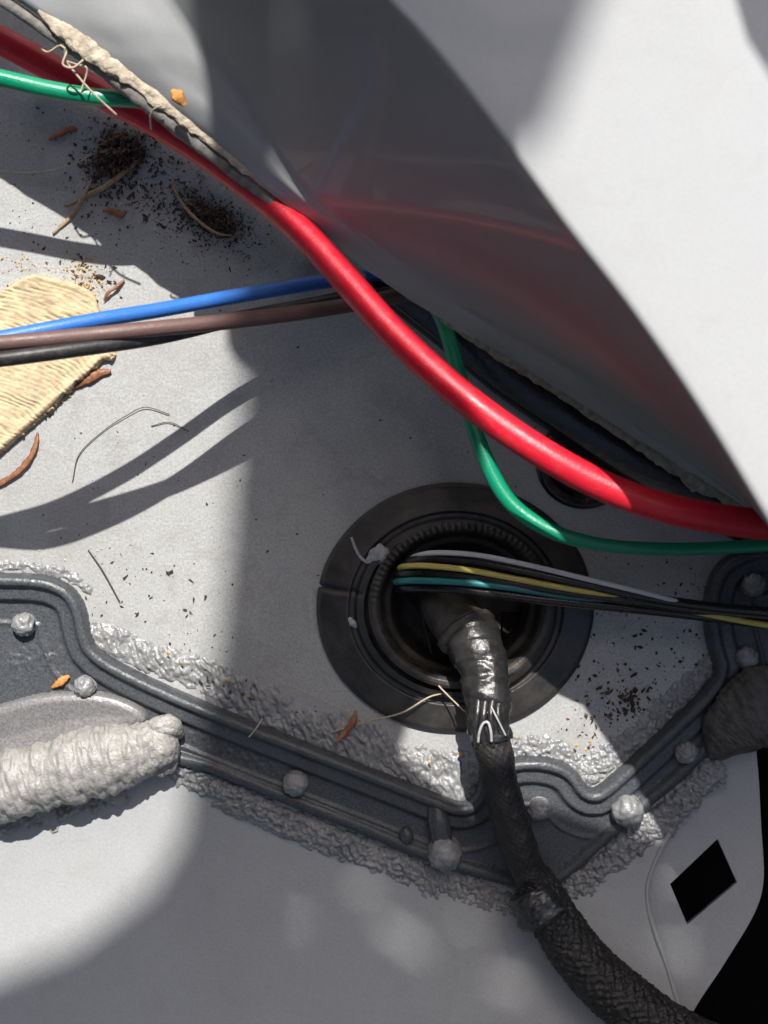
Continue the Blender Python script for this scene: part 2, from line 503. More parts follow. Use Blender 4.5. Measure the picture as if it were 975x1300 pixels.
WAVE = np.array([(800, 880), (1000, 880), (1020, 873), (1050, 856), (1080, 840), (1110, 827), (1135, 822), (1160, 825), (1185, 832),
                 (1205, 839), (1240, 850), (1300, 866), (1400, 892), (1900, 1000)], float)
wv = catmull([(x, y, 0) for y, x in WAVE], 300)
ys = axis(895, 1900, 6)
xr = np.interp(ys, wv[:, 1], wv[:, 0])
tt = np.linspace(0, 1, 220) ** 0.8
X = -600 + tt[None, :] * (xr[:, None] + 600)
Y = np.repeat(ys[:, None], len(tt), 1)
def lower_z(X, Y):
    z = -7 + 4 * (fbm(X, Y, 300, 9) - 0.5)
    z = z + 26 * np.clip((Y - 1060) / 300, 0, 2) ** 1.6
    z = z - 12 * np.exp(-((X - 250 + (Y - 1100) * 0.2) / 60) ** 2) * np.clip((Y - 1000) / 80, 0, 1) * 0.5
    return z
lower = tag(field('lower_panel', X, Y, lower_z(X, Y), M_LOWER), kind='structure')
ry = axis(1000, 1400, 8); rx = np.interp(ry, wv[:, 1], wv[:, 0])
rc = np.stack([rx - 487.5, 650 - ry, lower_z(rx, ry) - 1.2], -1)
v, f, uv = tube_data(rc, 2.8 + 1.6 * noise(ry, ry * 0, 25, 4), 12)
build('rolled_edge', v, f, M_LOWER, lower, uv=uv)

# box painted black to stand for the deep shade under the bracket
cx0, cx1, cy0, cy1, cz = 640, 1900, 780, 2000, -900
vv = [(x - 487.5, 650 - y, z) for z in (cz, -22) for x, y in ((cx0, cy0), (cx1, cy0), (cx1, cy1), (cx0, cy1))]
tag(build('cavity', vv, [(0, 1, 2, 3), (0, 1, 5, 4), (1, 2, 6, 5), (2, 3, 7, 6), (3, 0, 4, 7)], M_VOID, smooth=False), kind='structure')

# ---------------------------------------------------------------- body rail (upper right)
L_ = [(-620, -440, 250), (-200, -150, 246), (-30, -35, 242), (50, 20, 240), (145, 85, 235), (230, 150, 230), (330, 232, 212), (450, 330, 190), (560, 404, 165),
      (700, 492, 135), (850, 588, 110), (962, 655, 100), (1100, 745, 95)]
M_ = [(-280, -600, 288), (60, -300, 286), (150, -140, 285), (205, -20, 282), (246, 45, 280), (300, 118, 272), (385, 236, 238), (482, 318, 212), (588, 386, 190),
      (722, 472, 165), (862, 574, 135), (964, 653, 112), (1104, 743, 105)]
T_ = [(-80, -760, 520), (230, -330, 520), (330, -210, 520), (415, -100, 520), (490, 0, 520), (530, 43, 520), (578, 100, 520), (650, 194, 520), (722, 292, 520),
      (800, 392, 520), (880, 507, 520), (969, 652, 520), (1085, 850, 520)]
NTT = 200
cL, cM, cT = (catmull([P(*p) for p in q], NTT) for q in (L_, M_, T_))
rows = []
tgT = np.gradient(cT, axis=0); tgT /= np.linalg.norm(tgT, axis=1)[:, None]
outw = np.stack([-tgT[:, 1], tgT[:, 0], 0 * tgT[:, 0]], -1)        # away from the wall
outw[np.sum(outw * np.array([0.7, 0.7, 0]), 1) < 0] *= -1
# underside return
rows.append(cL + np.array([40, 60, -2.0])); rows.append(cL + np.array([1.5, 2, -5.0])); rows.append(cL + np.array([0, 0, 0.0]))
for s in np.linspace(0.08, 1, 12):       # lip to crease: quadratic
    rows.append(cL * (1 - s) + cM * s + np.array([0, 0, 5.0]) * math.sin(math.pi * s))
R0 = 8.0
e0 = cT - np.array([0, 0, R0])
for s in np.linspace(0.05, 1, 22):
    w = s * s * (3 - 2 * s) * 0.35 + s * 0.65
    rows.append(cM * (1 - w) + e0 * w)
for a in np.linspace(0.2, 1, 6) * math.pi / 2:
    rows.append(e0 + outw * R0 * (1 - math.cos(a)) + np.array([0, 0, R0 * math.sin(a)]))
for s in (20, 60, 120, 200, 300, 420, 600, 900, 1300):
    rows.append(cT + outw * (R0 + s) + np.array([0, 0, -0.00002 * s * s + 0.02 * s]))
G = np.array(rows)                        # (ns, nt, 3)
# shallow dents along the lower wall
for k in range(3, 15):
    d = 9 * (fbm(np.arange(NTT) * 3.0, np.full(NTT, k * 9.0), 40, 6) - 0.5)
    G[k, :, 2] += d * (0.3 if k > 12 else 1)
ns_, nt_ = G.shape[:2]
idg = np.arange(ns_ * nt_).reshape(ns_, nt_)
q = np.stack([idg[:-1, :-1], idg[:-1, 1:], idg[1:, 1:], idg[1:, :-1]], -1).reshape(-1, 4)
rail = build('body_rail', G.reshape(-1, 3), q, M_RAIL)
tag(rail, 'large folded grey body panel at the upper right, dark glossy side wall and bright top', 'body panel')

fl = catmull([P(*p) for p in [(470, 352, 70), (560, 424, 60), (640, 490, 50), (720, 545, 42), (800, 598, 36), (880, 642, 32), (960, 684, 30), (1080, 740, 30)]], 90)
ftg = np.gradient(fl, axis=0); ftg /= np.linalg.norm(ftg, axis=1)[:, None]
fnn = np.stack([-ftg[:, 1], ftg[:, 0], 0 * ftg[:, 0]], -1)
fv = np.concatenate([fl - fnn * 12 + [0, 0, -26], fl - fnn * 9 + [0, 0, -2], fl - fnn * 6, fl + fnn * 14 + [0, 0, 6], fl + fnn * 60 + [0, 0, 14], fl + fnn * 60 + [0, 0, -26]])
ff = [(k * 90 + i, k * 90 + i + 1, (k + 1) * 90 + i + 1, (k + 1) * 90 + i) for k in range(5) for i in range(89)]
tag(build('gap_shade_strip', fv, ff, M_PLUG), 'narrow strip painted black as shade in the gap under the body panel edge', 'flange')  # black strip standing in for the deep shade of the gap

def along(curve, t0, t1, n, off=(0, 0, 0)):
    i = np.linspace(t0, t1, n) * (NTT - 1)
    k = np.arange(NTT)
    return np.stack([np.interp(i, k, curve[:, j]) for j in range(3)], -1) + np.array(off)
def t_of(px):                              # parameter of the lip point seen at this picture x
    sx = 487.5 + cL[:, 0] / (1 - cL[:, 2] / D)
    return float(np.interp(px, sx, np.linspace(0, 1, NTT)))
def rough_tube(name, c, r, mat, parent, amp, size, seed, ns=28, flat=1.0):
    def dsp(LN, TH, R):
        return amp * (fbm(LN, TH * R.mean() * 1.0 + 50, size, seed) - 0.5) * 2 * np.clip(R / R.max(), 0.2, 1)
    v, f, uv = tube_data(c, r, ns, dsp, flat=flat)
    return build(name, v, f, mat, parent, uv=uv)
n = 240
c = along(cL, t_of(46), t_of(360), n, (4, 4, 2)); u = np.linspace(0, 1, n)
r = np.interp(u, [0, 0.06, 0.2, 0.45, 0.7, 0.88, 1], [3, 10, 17, 13, 11, 8, 2]) * (0.8 + 0.4 * noise(u * 100, u * 0, 7, 3))
rough_tube('sealer_lip', c, r, M_CREAM, rail, 5.0, 8, 3, ns=44, flat=0.38)
c = along(cL, t_of(-60), t_of(470), n, (-5, -6, -9))
r = np.interp(u, [0, 0.2, 0.4, 0.6, 0.75, 1], [9, 6, 10, 11, 6, 2.5])
rough_tube('folded_lip', c, r, M_LIP, rail, 3.0, 26, 8, flat=0.8)
c = along(cL, t_of(300), t_of(600), n, (2, 2, 0))
rough_tube('edge_bead', c, 3.4 + 1.5 * noise(u * 100, u * 0, 5, 5), M_RAIL, rail, 0.8, 10, 18)
c = along(cL, t_of(560), t_of(958), n, (0, 0, 0))
r = np.interp(u, [0, 0.1, 0.5, 0.7, 0.85, 0.97, 1], [2, 5, 6, 9, 12, 6, 2]) * (0.75 + 0.5 * noise(u * 400, u * 0, 11, 9))
rough_tube('sealer_crust', c, r, M_CRUST, rail, 5.0, 9, 12, flat=0.8)

# ---------------------------------------------------------------- stepped backing plate with its studs
UP = [(-90, 722), (0, 727), (40, 727), (72, 732), (97, 746), (111, 770), (116, 800), (126, 826), (200, 864), (300, 906), (400, 945), (500, 984), (560, 1008),
      (588, 1018), (602, 1006), (606, 985), (628, 966), (660, 957), (700, 959), (730, 973), (748, 1002), (766, 992), (850, 914), (908, 858),
      (896, 820), (890, 780), (896, 735), (915, 708), (945, 694), (985, 688), (1100, 684)]
LO = [(1100, 830), (985, 866), (940, 884), (932, 900), (905, 952), (870, 988), (790, 1054), (720, 1118), (690, 1134), (650, 1126), (560, 1102), (450, 1055), (350, 1016),
      (232, 968), (200, 980), (120, 1000), (0, 1010), (-90, 1015)]
def chaik(l, k=2):
    for _ in range(k):
        o = [l[0]]
        for a, b in zip(l[:-1], l[1:]):
            o += [(a[0]*.75+b[0]*.25, a[1]*.75+b[1]*.25), (a[0]*.25+b[0]*.75, a[1]*.25+b[1]*.75)]
        l = o + [l[-1]]
    return l
UPs, LOs = chaik(UP), chaik(LO, 1)
poly = UPs + LOs
X, Y = np.meshgrid(axis(-80, 1090, 2.0), axis(680, 1145, 2.0))
ins = inside(poly, X, Y)
dU, dL = dist(UPs, X, Y), dist(LOs, X, Y)
h = ramp(dU, [0, 2, 5, 11, 15, 17.5, 20, 33, 36, 39, 60, 64, 68, 400], [0, 12, 20, 22, 21, 15, 13, 12, 5.5, 3.5, 3.5, 6.5, 3.5, 3.5])
hl = ramp(dL, [0, 3, 8, 13, 18, 22], [0, 7, 10, 9, 5, 0])
h = np.maximum(h, hl * (X > 225)) 
h = np.minimum(h, 2 + 3.2 * np.minimum(dL, 12)) 
# stamped marks, too worn to read
sm = (noise(X, Y, 4.5, 31) > 0.55) * 1.0
mk1 = np.exp(-(((X - 300) * 0.925 + (Y - 955) * 0.38) / 62) ** 4) * np.exp(-(((Y - 955) * 0.925 - (X - 300) * 0.38) / 8) ** 4)
mk2 = np.exp(-(((X - 45) / 34) ** 4 + ((Y - 835) / 15) ** 4))
h = h + 2.0 * sm * (mk1 + 0.6 * mk2) + 0.8 * (fbm(X, Y, 10, 21) - 0.5)
Z = np.where(ins, h, -9 - np.minimum(np.minimum(dU, dL), 3))
plate = thing('backing_plate', 'dark grey stepped metal plate bent into a wide V across the floor, dotted with studs', 'metal plate', (0, -320, 0))
field('plate_body', X, Y, Z + 1.0, M_PLATE, plate, mask=ins)

pp = smooth_loop([(-80, 905), (0, 893), (50, 880), (110, 876), (150, 882), (184, 899), (189, 914), (170, 924), (120, 940), (60, 962), (-80, 985)], 90)
Xp, Yp = np.meshgrid(axis(-78, 196, 2.0), axis(870, 990, 2.0))
ip = inside(pp, Xp, Yp); dp = dist(pp + pp[:1], Xp, Yp)
field('raised_pad', Xp, Yp, np.where(ip, 6 + ramp(dp, [0, 2, 5, 12, 40, 80], [0, 8, 11, 13, 9, 4]), 0), M_PAD, plate, mask=ip)

def stud(px, py, r, zb, mat, seed, long=0):
    bm = bmesh.new()
    bmesh.ops.create_icosphere(bm, subdivisions=4, radius=1.0)
    co = np.array([v.co[:] for v in bm.verts])
    nn = fbm(co[:, 0] * 10 + 20 * seed, co[:, 1] * 10 + co[:, 2] * 7, 3.2, seed)
    w = 1 - worley(co[:, 0] * 10 + 9 * seed, co[:, 1] * 10 + co[:, 2] * 8, 3.4, seed)
    fine = worley(co[:, 0] * 10 + 5 * seed, co[:, 1] * 10 + co[:, 2] * 9, 1.7, seed + 50)
    s = r * (0.78 + 0.26 * nn + 0.20 * w + 0.10 * (0.6 - fine))
    co = co * s[:, None] * np.array([1, 1, 0.85]) + np.array([0, 0, r * 0.6])
    fs = [[v.index for v in f.verts] for f in bm.faces]
    bm.free()
    # collar on the plate
    th = np.linspace(0, 2 * math.pi, 24, endpoint=False)
    prof = [(r * 1.12, -4), (r * 1.06, 0.5), (r * 0.9, 1.5), (r * 0.5, 2.0)]
    base = len(co)
    ring = np.array([(a * math.cos(t), a * math.sin(t), b) for a, b in prof for t in th])
    for i in range(len(prof) - 1):
        for j in range(24):
            k = (j + 1) % 24
            fs.append((base + i*24 + j, base + i*24 + k, base + (i+1)*24 + k, base + (i+1)*24 + j))
    V = np.vstack([co, ring])
    b = P(px, py, zb + r * 0.6); b[2] = zb
    return build('stud', V + b, fs, mat, plate, origin=tuple(b))
for i, (px, py, r, zb) in enumerate([(30, 793, 14, 4), (107, 872, 13, 8), (375, 995, 15, 6), (565, 1085, 20, 8), (685, 1027, 14, 4),
                                     (797, 1030, 19, 7), (871, 955, 14, 6), (957, 742, 15, 4), (948, 836, 14, 4)]):
    stud(px, py, r, zb, M_SEAL, i + 3)
tube('weld_boss', [(553, 1022, 12), (557, 1045, 16), (562, 1070, 16)], [11, 14, 13], M_PLATE, plate, 20, 16, flat=0.7)
tube('weld_boss', [(513, 1052, 9), (516, 1062, 10), (519, 1070, 9)], [6, 9, 6], M_PLATE, plate, 16, 14, flat=0.7)

# ---------------------------------------------------------------- seam sealer
def bead(name, line, wa, wb, hgt, label, seed, mat=M_SEAL, stretch=None, cell=9.0, lim=None, rough=1.0, zoff=0.0):
    """a brushed, lumpy band of sealer along line; wa/wb widths on its two ends"""
    l = chaik(line, 2)
    xs_ = [p[0] for p in l]; ys_ = [p[1] for p in l]; m = max(wa, wb) + 14
    X, Y = np.meshgrid(axis(min(xs_) - m, max(xs_) + m, 1.6), axis(min(ys_) - m, max(ys_) + m, 1.6))
    d = dist(l, X, Y)
    t = np.clip((X - l[0][0]) / (l[-1][0] - l[0][0] + 1e-6), 0, 1)
    w = wa + (wb - wa) * t
    w = w * (0.66 + 0.75 * fbm(X, Y, 30, seed)) + 9 * (noise(X, Y, 8, seed + 2) - 0.5) + 4 * (noise(X, Y, 3.5, seed + 3) - 0.5)
    if stretch is None: sx, sy = X, Y
    else:
        ca, sa = math.cos(stretch), math.sin(stretch)
        sx, sy = X * ca + Y * sa, (-X * sa + Y * ca) * 0.35
    sx = sx + 9 * (fbm(X, Y, 22, seed + 8) - 0.5); sy = sy + 9 * (fbm(X, Y, 22, seed + 9) - 0.5)
    ridge = 1 - np.abs(2 * fbm(sx, sy, cell * 1.7, seed + 4, 2) - 1) * 2.2
    blobs = np.clip(0.75 - worley(sx, sy, cell * 0.8, seed), 0, 1)
    patch = 0.35 + 1.1 * fbm(X, Y, 40, seed + 21)
    lump = (ridge * 0.34 + blobs * 0.75) * patch + (noise(X, Y, 3.2, seed + 5) - 0.5) * 0.3 - 0.2
    e = np.clip(1 - d / w, -0.3, 1)
    z = hgt * np.clip(e * 1.5, 0, 1) ** 0.6 * 0.35 + hgt * rough * lump * np.clip(e * 3, 0, 1) - 3.0 * (e < 0.02) - 1.0
    o = field(name, X, Y, z + zoff, mat, mask=e > -0.12)
    return tag(o, label, 'sealant')
bead('sealer_bead', [(128, 808), (165, 822), (230, 850), (300, 880), (400, 925), (500, 962), (585, 990)], 20, 31, 8.5,
     'brushed grey sealer band above the left arm of the stepped plate, under the rubber grommet', 5, stretch=2.7, cell=8)
bead('sealer_bead', [(225, 975), (330, 1030), (430, 1072), (520, 1108), (600, 1133), (660, 1150)], 17, 22, 11,
     'lumpy grey sealer band along the lower left edge of the stepped plate', 11, cell=6.5, zoff=-5)
bead('sealer_bead', [(690, 1150), (730, 1130), (790, 1082), (850, 1030), (900, 985)], 18, 20, 11,
     'lumpy grey sealer band along the lower right edge of the plate, beside the wavy lip', 23, cell=6.5, zoff=-5)
bead('sealer_bead', [(735, 985), (770, 968), (830, 915), (900, 846)], 18, 16, 9,
     'thin grey sealer band on the upper side of the right arm of the plate', 31, cell=6.5)
bead('sealer_bead', [(600, 985), (650, 946), (700, 948), (748, 980)], 15, 17, 7,
     'sunlit grey sealer arc round the rounded step under the taped harness', 37, cell=8)
bead('sealer_bead', [(-60, 722), (20, 716), (80, 724), (112, 750)], 9, 8, 5,
     'thin grit covered sealer edge over the rounded left end of the plate', 41, cell=7)

def roll(name, pts, rr, label, seed, mat, amp, parent=None, flat=0.85):
    q4 = catmull(np.column_stack([np.array([P(*p) for p in pts]), np.array(rr, float)]), 260)
    def dsp(LN, TH, R):
        k = np.clip(R / R.max(), 0.1, 1)
        return k * (amp * 2.6 * (fbm(LN, TH * 8, 46, seed + 11, 2) - 0.5) + amp * (fbm(LN, TH * 12, 6, seed, 4) - 0.5) * 1.5 + amp * 0.9 * (fbm(LN * 1.0, TH * 4 + 30, 13, seed + 3) - 0.5)
                    - amp * 0.9 * np.clip(worley(LN, TH * 26, 12, seed + 6) - 0.25, 0, 1))
    v, f, uv = tube_data(q4[:, :3], q4[:, 3], 110, dsp, flat=flat)
    o = build(name, v, f, mat, parent, uv=uv)
    if label: tag(o, label, 'sealant')
    return o
ro = thing('sealer_roll', 'thick wrinkled pale roll of sealer lying under the raised pad at the left edge', 'sealant', (-400, -330, 0))
roll('roll_body', [(-70, 1012, 22), (0, 998, 24), (60, 984, 26), (130, 966, 26), (190, 950, 24), (214, 943, 22), (226, 939, 20)],
     [40, 43, 40, 41, 35, 29, 9], None, 5, M_FOAM, 6.0, ro)
roll('end_lump', [(188, 936, 24), (202, 926, 30), (216, 925, 28), (229, 934, 16)], [8, 15, 17, 7], None, 9, M_FOAM, 3.0, ro)
roll('drip', [(34, 1014, -2), (54, 1026, -3), (64, 1040, -4), (70, 1056, -6)], [18, 15, 9, 4], None, 14, M_FOAM, 4.0, ro, flat=0.3)
roll('drip', [(124, 994, -1), (142, 1006, -2), (150, 1014, -3), (153, 1022, -5)], [16, 15, 10, 5], None, 15, M_FOAM, 3.0, ro, flat=0.35)
bead('sealer_bead', [(-60, 1066), (0, 1050), (60, 1040), (110, 1022), (150, 1012)], 13, 10, 8,
     'ragged pale sealer fringe below the thick wrinkled roll', 57, mat=M_FOAM, cell=7, zoff=-5)
roll('sealer_clump', [(905, 958, 8), (925, 930, 16), (950, 908, 20), (985, 890, 20), (1040, 880, 18)], [14, 38, 46, 44, 30],
     'large dark wrinkled clump of sealer at the right edge below the studs', 33, M_CLUMP, 6.5, flat=0.6)

# ---------------------------------------------------------------- bracket with the diamond hole
tab = sheet('bracket', smooth_loop([(850, 985), (800, 1100), (800, 1200), (850, 1330), (868, 1338), (884, 1294), (925, 1230), (966, 1160), (975, 1125), (972, 1050),
            (967, 970), (960, 930), (920, 925), (880, 950)], 160), [[(855, 1128), (916, 1070), (941, 1126), (877, 1180)]], -24, 7, M_TAB)
tag(tab, 'grey sheet metal bracket with a black diamond hole at the lower right', 'bracket')
bv = tab.modifiers.new('bevel', 'BEVEL'); bv.width = 1.6 * U; bv.segments = 2; bv.limit_method = 'ANGLE'; bv.angle_limit = math.radians(50)

# ---------------------------------------------------------------- rubber grommet
GC = np.array([578 - 487.5, 650 - 771, 0.0])
def lathe(name, prof, mat, parent, sy=0.9, nseg=180, disp=None, c=GC):
    th = np.linspace(0, 2 * math.pi, nseg, endpoint=False)
    pr = np.array(prof, float)
    R = np.repeat(pr[:, 0:1], nseg, 1); Z = np.repeat(pr[:, 1:2], nseg, 1); TH = np.repeat(th[None, :], len(pr), 0)
    if disp: R, Z = disp(R, Z, TH)
    V = np.stack([R * np.cos(TH), R * np.sin(TH) * sy, Z], -1).reshape(-1, 3) + c
    F = []
    for i in range(len(pr) - 1):
        for j in range(nseg):
            k = (j + 1) % nseg
            F.append((i*nseg + j, i*nseg + k, (i+1)*nseg + k, (i+1)*nseg + j))
    return build(name, V, F, mat, parent)
def refine(p, k=6):
    p = np.array(p, float); return np.concatenate([np.linspace(a, b, k, endpoint=False) for a, b in zip(p[:-1], p[1:])] + [p[-1:]])
gr = thing('rubber_grommet', 'large round black rubber grommet with a toothed inner rim set in the grey floor', 'grommet', tuple(GC))
def gdisp(R, Z, TH):
    Z = Z + 1.6 * (fbm(R * np.cos(TH), R * np.sin(TH), 40, 4) - 0.5)
    # moulded radial seam at the left
    a = np.angle(np.exp(1j * (TH - math.radians(170))))
    Z = Z - 9 * np.exp(-(a / 0.013) ** 2) * (R > 118) + 3 * np.exp(-((a - 0.05) / 0.035) ** 2) * (R > 112)
    R = R + 2.5 * (fbm(TH * 30, TH * 0, 14, 61) - 0.5) * (R > 160)
    return R, Z
lathe('flange', refine([(175, -3), (175.5, 5), (171, 9), (150, 15), (136, 18), (133, 15), (128, 15), (124, 26), (116, 31)]), M_RUBBER, gr, disp=gdisp)
def tdisp(R, Z, TH):
    up_ = np.clip(np.cos(TH - math.radians(105)) * 2.2 - 0.6, 0, 1)
    tooth = (np.sin(TH * 84) > -0.2) * 1.0
    Z = Z + np.where(R > 102, tooth * up_ * 4.5, 0)
    return R - 26 * up_ * (R < 108) * 0, Z
lathe('inner_rim', refine([(116, 30.5), (112, 33), (106, 33), (102, 29), (99, 12), (96, 4), (88, 0), (84, -20), (78, -44), (40, -60), (0.5, -62)], 4), M_RUBBER2, gr,
      nseg=504, disp=tdisp, c=GC + np.array([6, 4, 0]))
tube('boot', [(556, 738, -30), (566, 762, 10), (578, 785, 40), (596, 806, 66)], [44, 36, 34, 36], M_RUBBER2, gr, 50, 40)

dab = thing('paint_daub', 'smear of grey paint stuck on the upper left of the grommet', 'paint smear', tuple(P(480, 706, 18)))
rough_tube('daub_body', catmull([P(466, 712, 20), P(474, 708, 24), P(484, 703, 28), P(496, 700, 26)], 40), np.interp(np.linspace(0, 1, 40), [0, .3, .7, 1], [3, 9, 11, 3]), M_DAUB, dab, 5, 8, 4, flat=0.5)
tube('daub_tail', [(467, 715, 20), (458, 708, 19), (452, 698, 18), (446, 682, 17)], [1.8, 2, 2, 1.6], M_DAUB, dab, 30, 8)
tag(rough_tube('paint_flake', catmull([P(443, 784, 17), P(447, 790, 19), P(453, 796, 17)], 30), np.interp(np.linspace(0, 1, 30), [0, .5, 1], [1.5, 5, 1.5]), M_DAUB, None, 3, 6, 6, flat=0.5),
    'tiny pale flake on the left of the grommet', 'paint flake')

# ---------------------------------------------------------------- harness
hr = thing('wire_harness', 'thick black wiring harness, taped then sleeved, hanging down from the grommet', 'wiring harness', tuple(P(625, 950, 60)))
def wrap(LN, TH, R):
    s = (LN + 9 * TH / math.pi) / 26.0
    w_ = fbm(LN * 0.9 + TH * 9, TH * 16 - LN * 0.5, 15, 8, 2)
    return 5.0 * (fbm(LN, TH * 14, 34, 9, 2) - 0.5) + 5.5 * (0.5 - np.abs(2 * w_ - 1)) * np.clip((LN - 20) / 60, 0.25, 1) + 1.6 * (((LN + 7 * TH) / 44.0) % 1.0 > 0.5)
tube('tape_wrap', [(593, 798, 58), (602, 815, 68), (611, 838, 82), (616, 862, 92), (618, 890, 100), (620, 915, 104), (624, 940, 104)],
     [33, 33, 30.5, 28, 25.5, 24, 23], M_TAPEBLK, hr, 110, 56, wrap)
rough_tube('collar', catmull([P(588, 795, 58), P(592, 801, 61), P(596, 807, 65)], 20), np.interp(np.linspace(0, 1, 20), [0, .2, .8, 1], [34, 39, 39, 35]), M_RUBBER2, hr, 1.5, 20, 4, ns=48)
for m_, r_, pts in ((M_TAPEBLK, 4.2, [(607, 948, 118), (603, 926, 124), (606, 906, 124), (608, 884, 116)]), (M_TAPEBLK, 4.4, [(616, 948, 122), (612, 928, 127), (614, 908, 128), (617, 884, 118)]),
                    (M_TAPEBLK, 4.2, [(626, 948, 124), (624, 926, 128), (623, 908, 128), (626, 884, 120)]), (M_TAPEBLK, 4.4, [(636, 948, 120), (635, 926, 125), (632, 906, 126), (634, 886, 116)]),
                    (M_SILVER, 1.7, [(607, 943, 126), (609, 928, 132), (614, 918, 134), (619, 917, 135), (623, 928, 135), (624, 942, 132)]), (M_SILVER, 1.2, [(624, 898, 131), (632, 914, 133), (642, 934, 126)])):  # thin silver tubes are painted highlights over the black strands
    tube('strands_and_highlights', pts, r_, m_, hr, 30, 10)
def braid(LN, TH, R):
    j = 1.6 * (fbm(LN, TH * 24, 14, 41) - 0.5)
    a = np.sin(TH * 16 + j + LN * 0.12) * np.sin(LN / 1.5 + j * 2 + TH * 1.0)
    w_ = fbm(LN * 0.35, TH * 14 + LN * 0.1, 10, 42, 2)
    return 0.35 * a + 4.5 * (fbm(LN, TH * 12, 30, 3) - 0.5) + 2.4 * (0.4 - np.abs(2 * w_ - 1))
tube('thin_sleeve', [(622, 938, 104), (627, 955, 104), (633, 985, 98), (642, 1020, 88), (652, 1055, 76), (664, 1090, 62), (678, 1118, 52), (690, 1142, 46)],
     [23, 22.5, 21, 21, 22, 21, 22, 24], M_BRAID, hr, 330, 160, braid)
def braid2(LN, TH, R):
    j = 5.0 * (fbm(LN, TH * 36, 12, 43) - 0.5); j2 = 5.0 * (fbm(LN, TH * 36, 12, 44) - 0.5)
    a = np.sin(TH * 15 + j + LN * 0.06) * np.sin(LN / 2.3 + j2 + TH * 1.0)
    return 1.25 * a + 1.8 * (noise(LN, TH * 36, 3, 45) - 0.5) + 3.0 * (fbm(LN, TH * 12, 30, 13) - 0.5)
tube('thick_sleeve', [(676, 1112, 50), (690, 1140, 48), (712, 1180, 46), (742, 1222, 46), (790, 1268, 48), (850, 1312, 50), (930, 1350, 50)],
     [23, 28, 31, 33.5, 35.5, 36, 36], M_BRAID, hr, 420, 190, braid2)
rough_tube('tape_patch', catmull([P(671, 1128, 54), P(682, 1146, 55), P(693, 1166, 55)], 50), np.interp(np.linspace(0, 1, 50), [0, .15, .85, 1], [27, 30, 34, 31]), M_TAPEBLK, hr, 3.5, 9, 17, ns=64)

# ---------------------------------------------------------------- loose wires
def wire(name, pts, r, mat, label, group='coloured wires crossing the panel', n=160, ns=24):
    return tag(tube(name, pts, r, mat, None, n, ns), label, 'wire', group)
wire('red_wire', RED, 16.6, M_RED, 'thick bright red cable sweeping diagonally across the whole picture', n=240, ns=32)
wire('green_wire', [(-70, 86, 205), (0, 99, 205), (60, 113, 203), (120, 123, 200), (180, 127, 192), (250, 140, 165), (350, 200, 130), (460, 290, 112),
                    (553, 390, 120), (574, 445, 140), (592, 510, 155), (613, 575, 165), (646, 636, 172), (695, 672, 180), (760, 691, 188), (850, 697, 197),
                    (975, 692, 192), (1070, 686, 190)],
     [10, 10, 10, 10, 10, 10, 10, 10, 9, 9, 9, 9.5, 9.5, 9, 8, 7.6, 7.6, 7.6], M_GREEN, 'green wire dipping behind the body panel and looping past the grommet under the red cable', n=260)
wire('blue_wire', [(-70, 444, 262), (20, 426, 254), (120, 407, 226), (200, 394, 190), (300, 376, 140), (400, 359, 105), (490, 345, 80), (600, 320, 70)], 8.8, M_BLUE,
     'bright blue wire above the brown one, crossing the tape patch')
wire('brown_wire', [(-70, 441, 276), (0, 436, 266), (100, 427, 250), (200, 417, 228), (300, 407, 190), (400, 394, 140), (460, 384, 105), (540, 368, 85), (620, 350, 70)], 9.2, M_BROWN,
     'dull brown wire between the blue wire and the black wire')
wire('black_wire', [(-70, 463, 262), (0, 456, 272), (100, 443, 252), (200, 428, 214), (300, 405, 166), (400, 386, 118), (460, 374, 85), (545, 366, 66), (640, 350, 55)], 8.8, M_BLACK,
     'black wire lying just below the brown wire at the left')
GL = 'thin wires coming out of the grommet'
def lw(name, pts, r, mat, label): return wire(name, pts, r, mat, label, GL, 140, 16)
lw('white_wire', [(534, 722, -50), (522, 712, 20), (528, 706, 62), (548, 702, 84), (600, 704, 104), (660, 715, 116), (740, 734, 122), (820, 753, 122), (880, 768, 112), (975, 780, 104), (1070, 790, 100)], 3.2, M_WHITE,
   'thin white wire, topmost of the bundle leaving the grommet')
lw('black_wire', [(530, 726, -50), (516, 718, 20), (522, 713, 58), (545, 710, 78), (600, 713, 96), (660, 724, 108), (740, 741, 114), (820, 758, 115), (900, 770, 110), (975, 777, 108), (1070, 786, 104)], 6.0, M_BLACK2,
   'black wire between the white wire and the yellow wire of the bundle')
lw('yellow_wire', [(526, 728, -50), (508, 722, 22), (514, 719, 64), (536, 718, 84), (590, 723, 102), (650, 734, 112), (720, 747, 114), (790, 758, 110), (860, 772, 104), (930, 786, 106), (975, 794, 108), (1070, 806, 104)], 3.6, M_YELLOW,
   'thin yellow wire in the middle of the bundle leaving the grommet')
lw('black_wire', [(526, 732, -50), (506, 731, 20), (512, 729, 56), (540, 728, 76), (600, 732, 94), (660, 742, 104), (740, 754, 108), (820, 765, 108), (900, 776, 104), (975, 783, 102), (1070, 792, 100)], 6.0, M_BLACK2,
   'black wire between the yellow wire and the teal wire of the bundle')
lw('teal_wire', [(524, 740, -50), (503, 739, 22), (509, 738, 62), (528, 737, 78), (580, 739, 94), (640, 745, 104), (700, 754, 104), (780, 765, 98), (860, 776, 96), (975, 787, 100), (1070, 797, 98)], 4.2, M_TEAL,
   'thin teal wire, lowest coloured one of the bundle leaving the grommet')
lw('black_wire', [(528, 750, -50), (508, 747, 16), (515, 746, 50), (560, 746, 78), (620, 752, 92), (690, 761, 98), (770, 769, 98), (850, 777, 96), (975, 792, 92), (1070, 803, 90)], 6.5, M_BLACK2,
   'black wire along the underside of the bundle leaving the grommet')

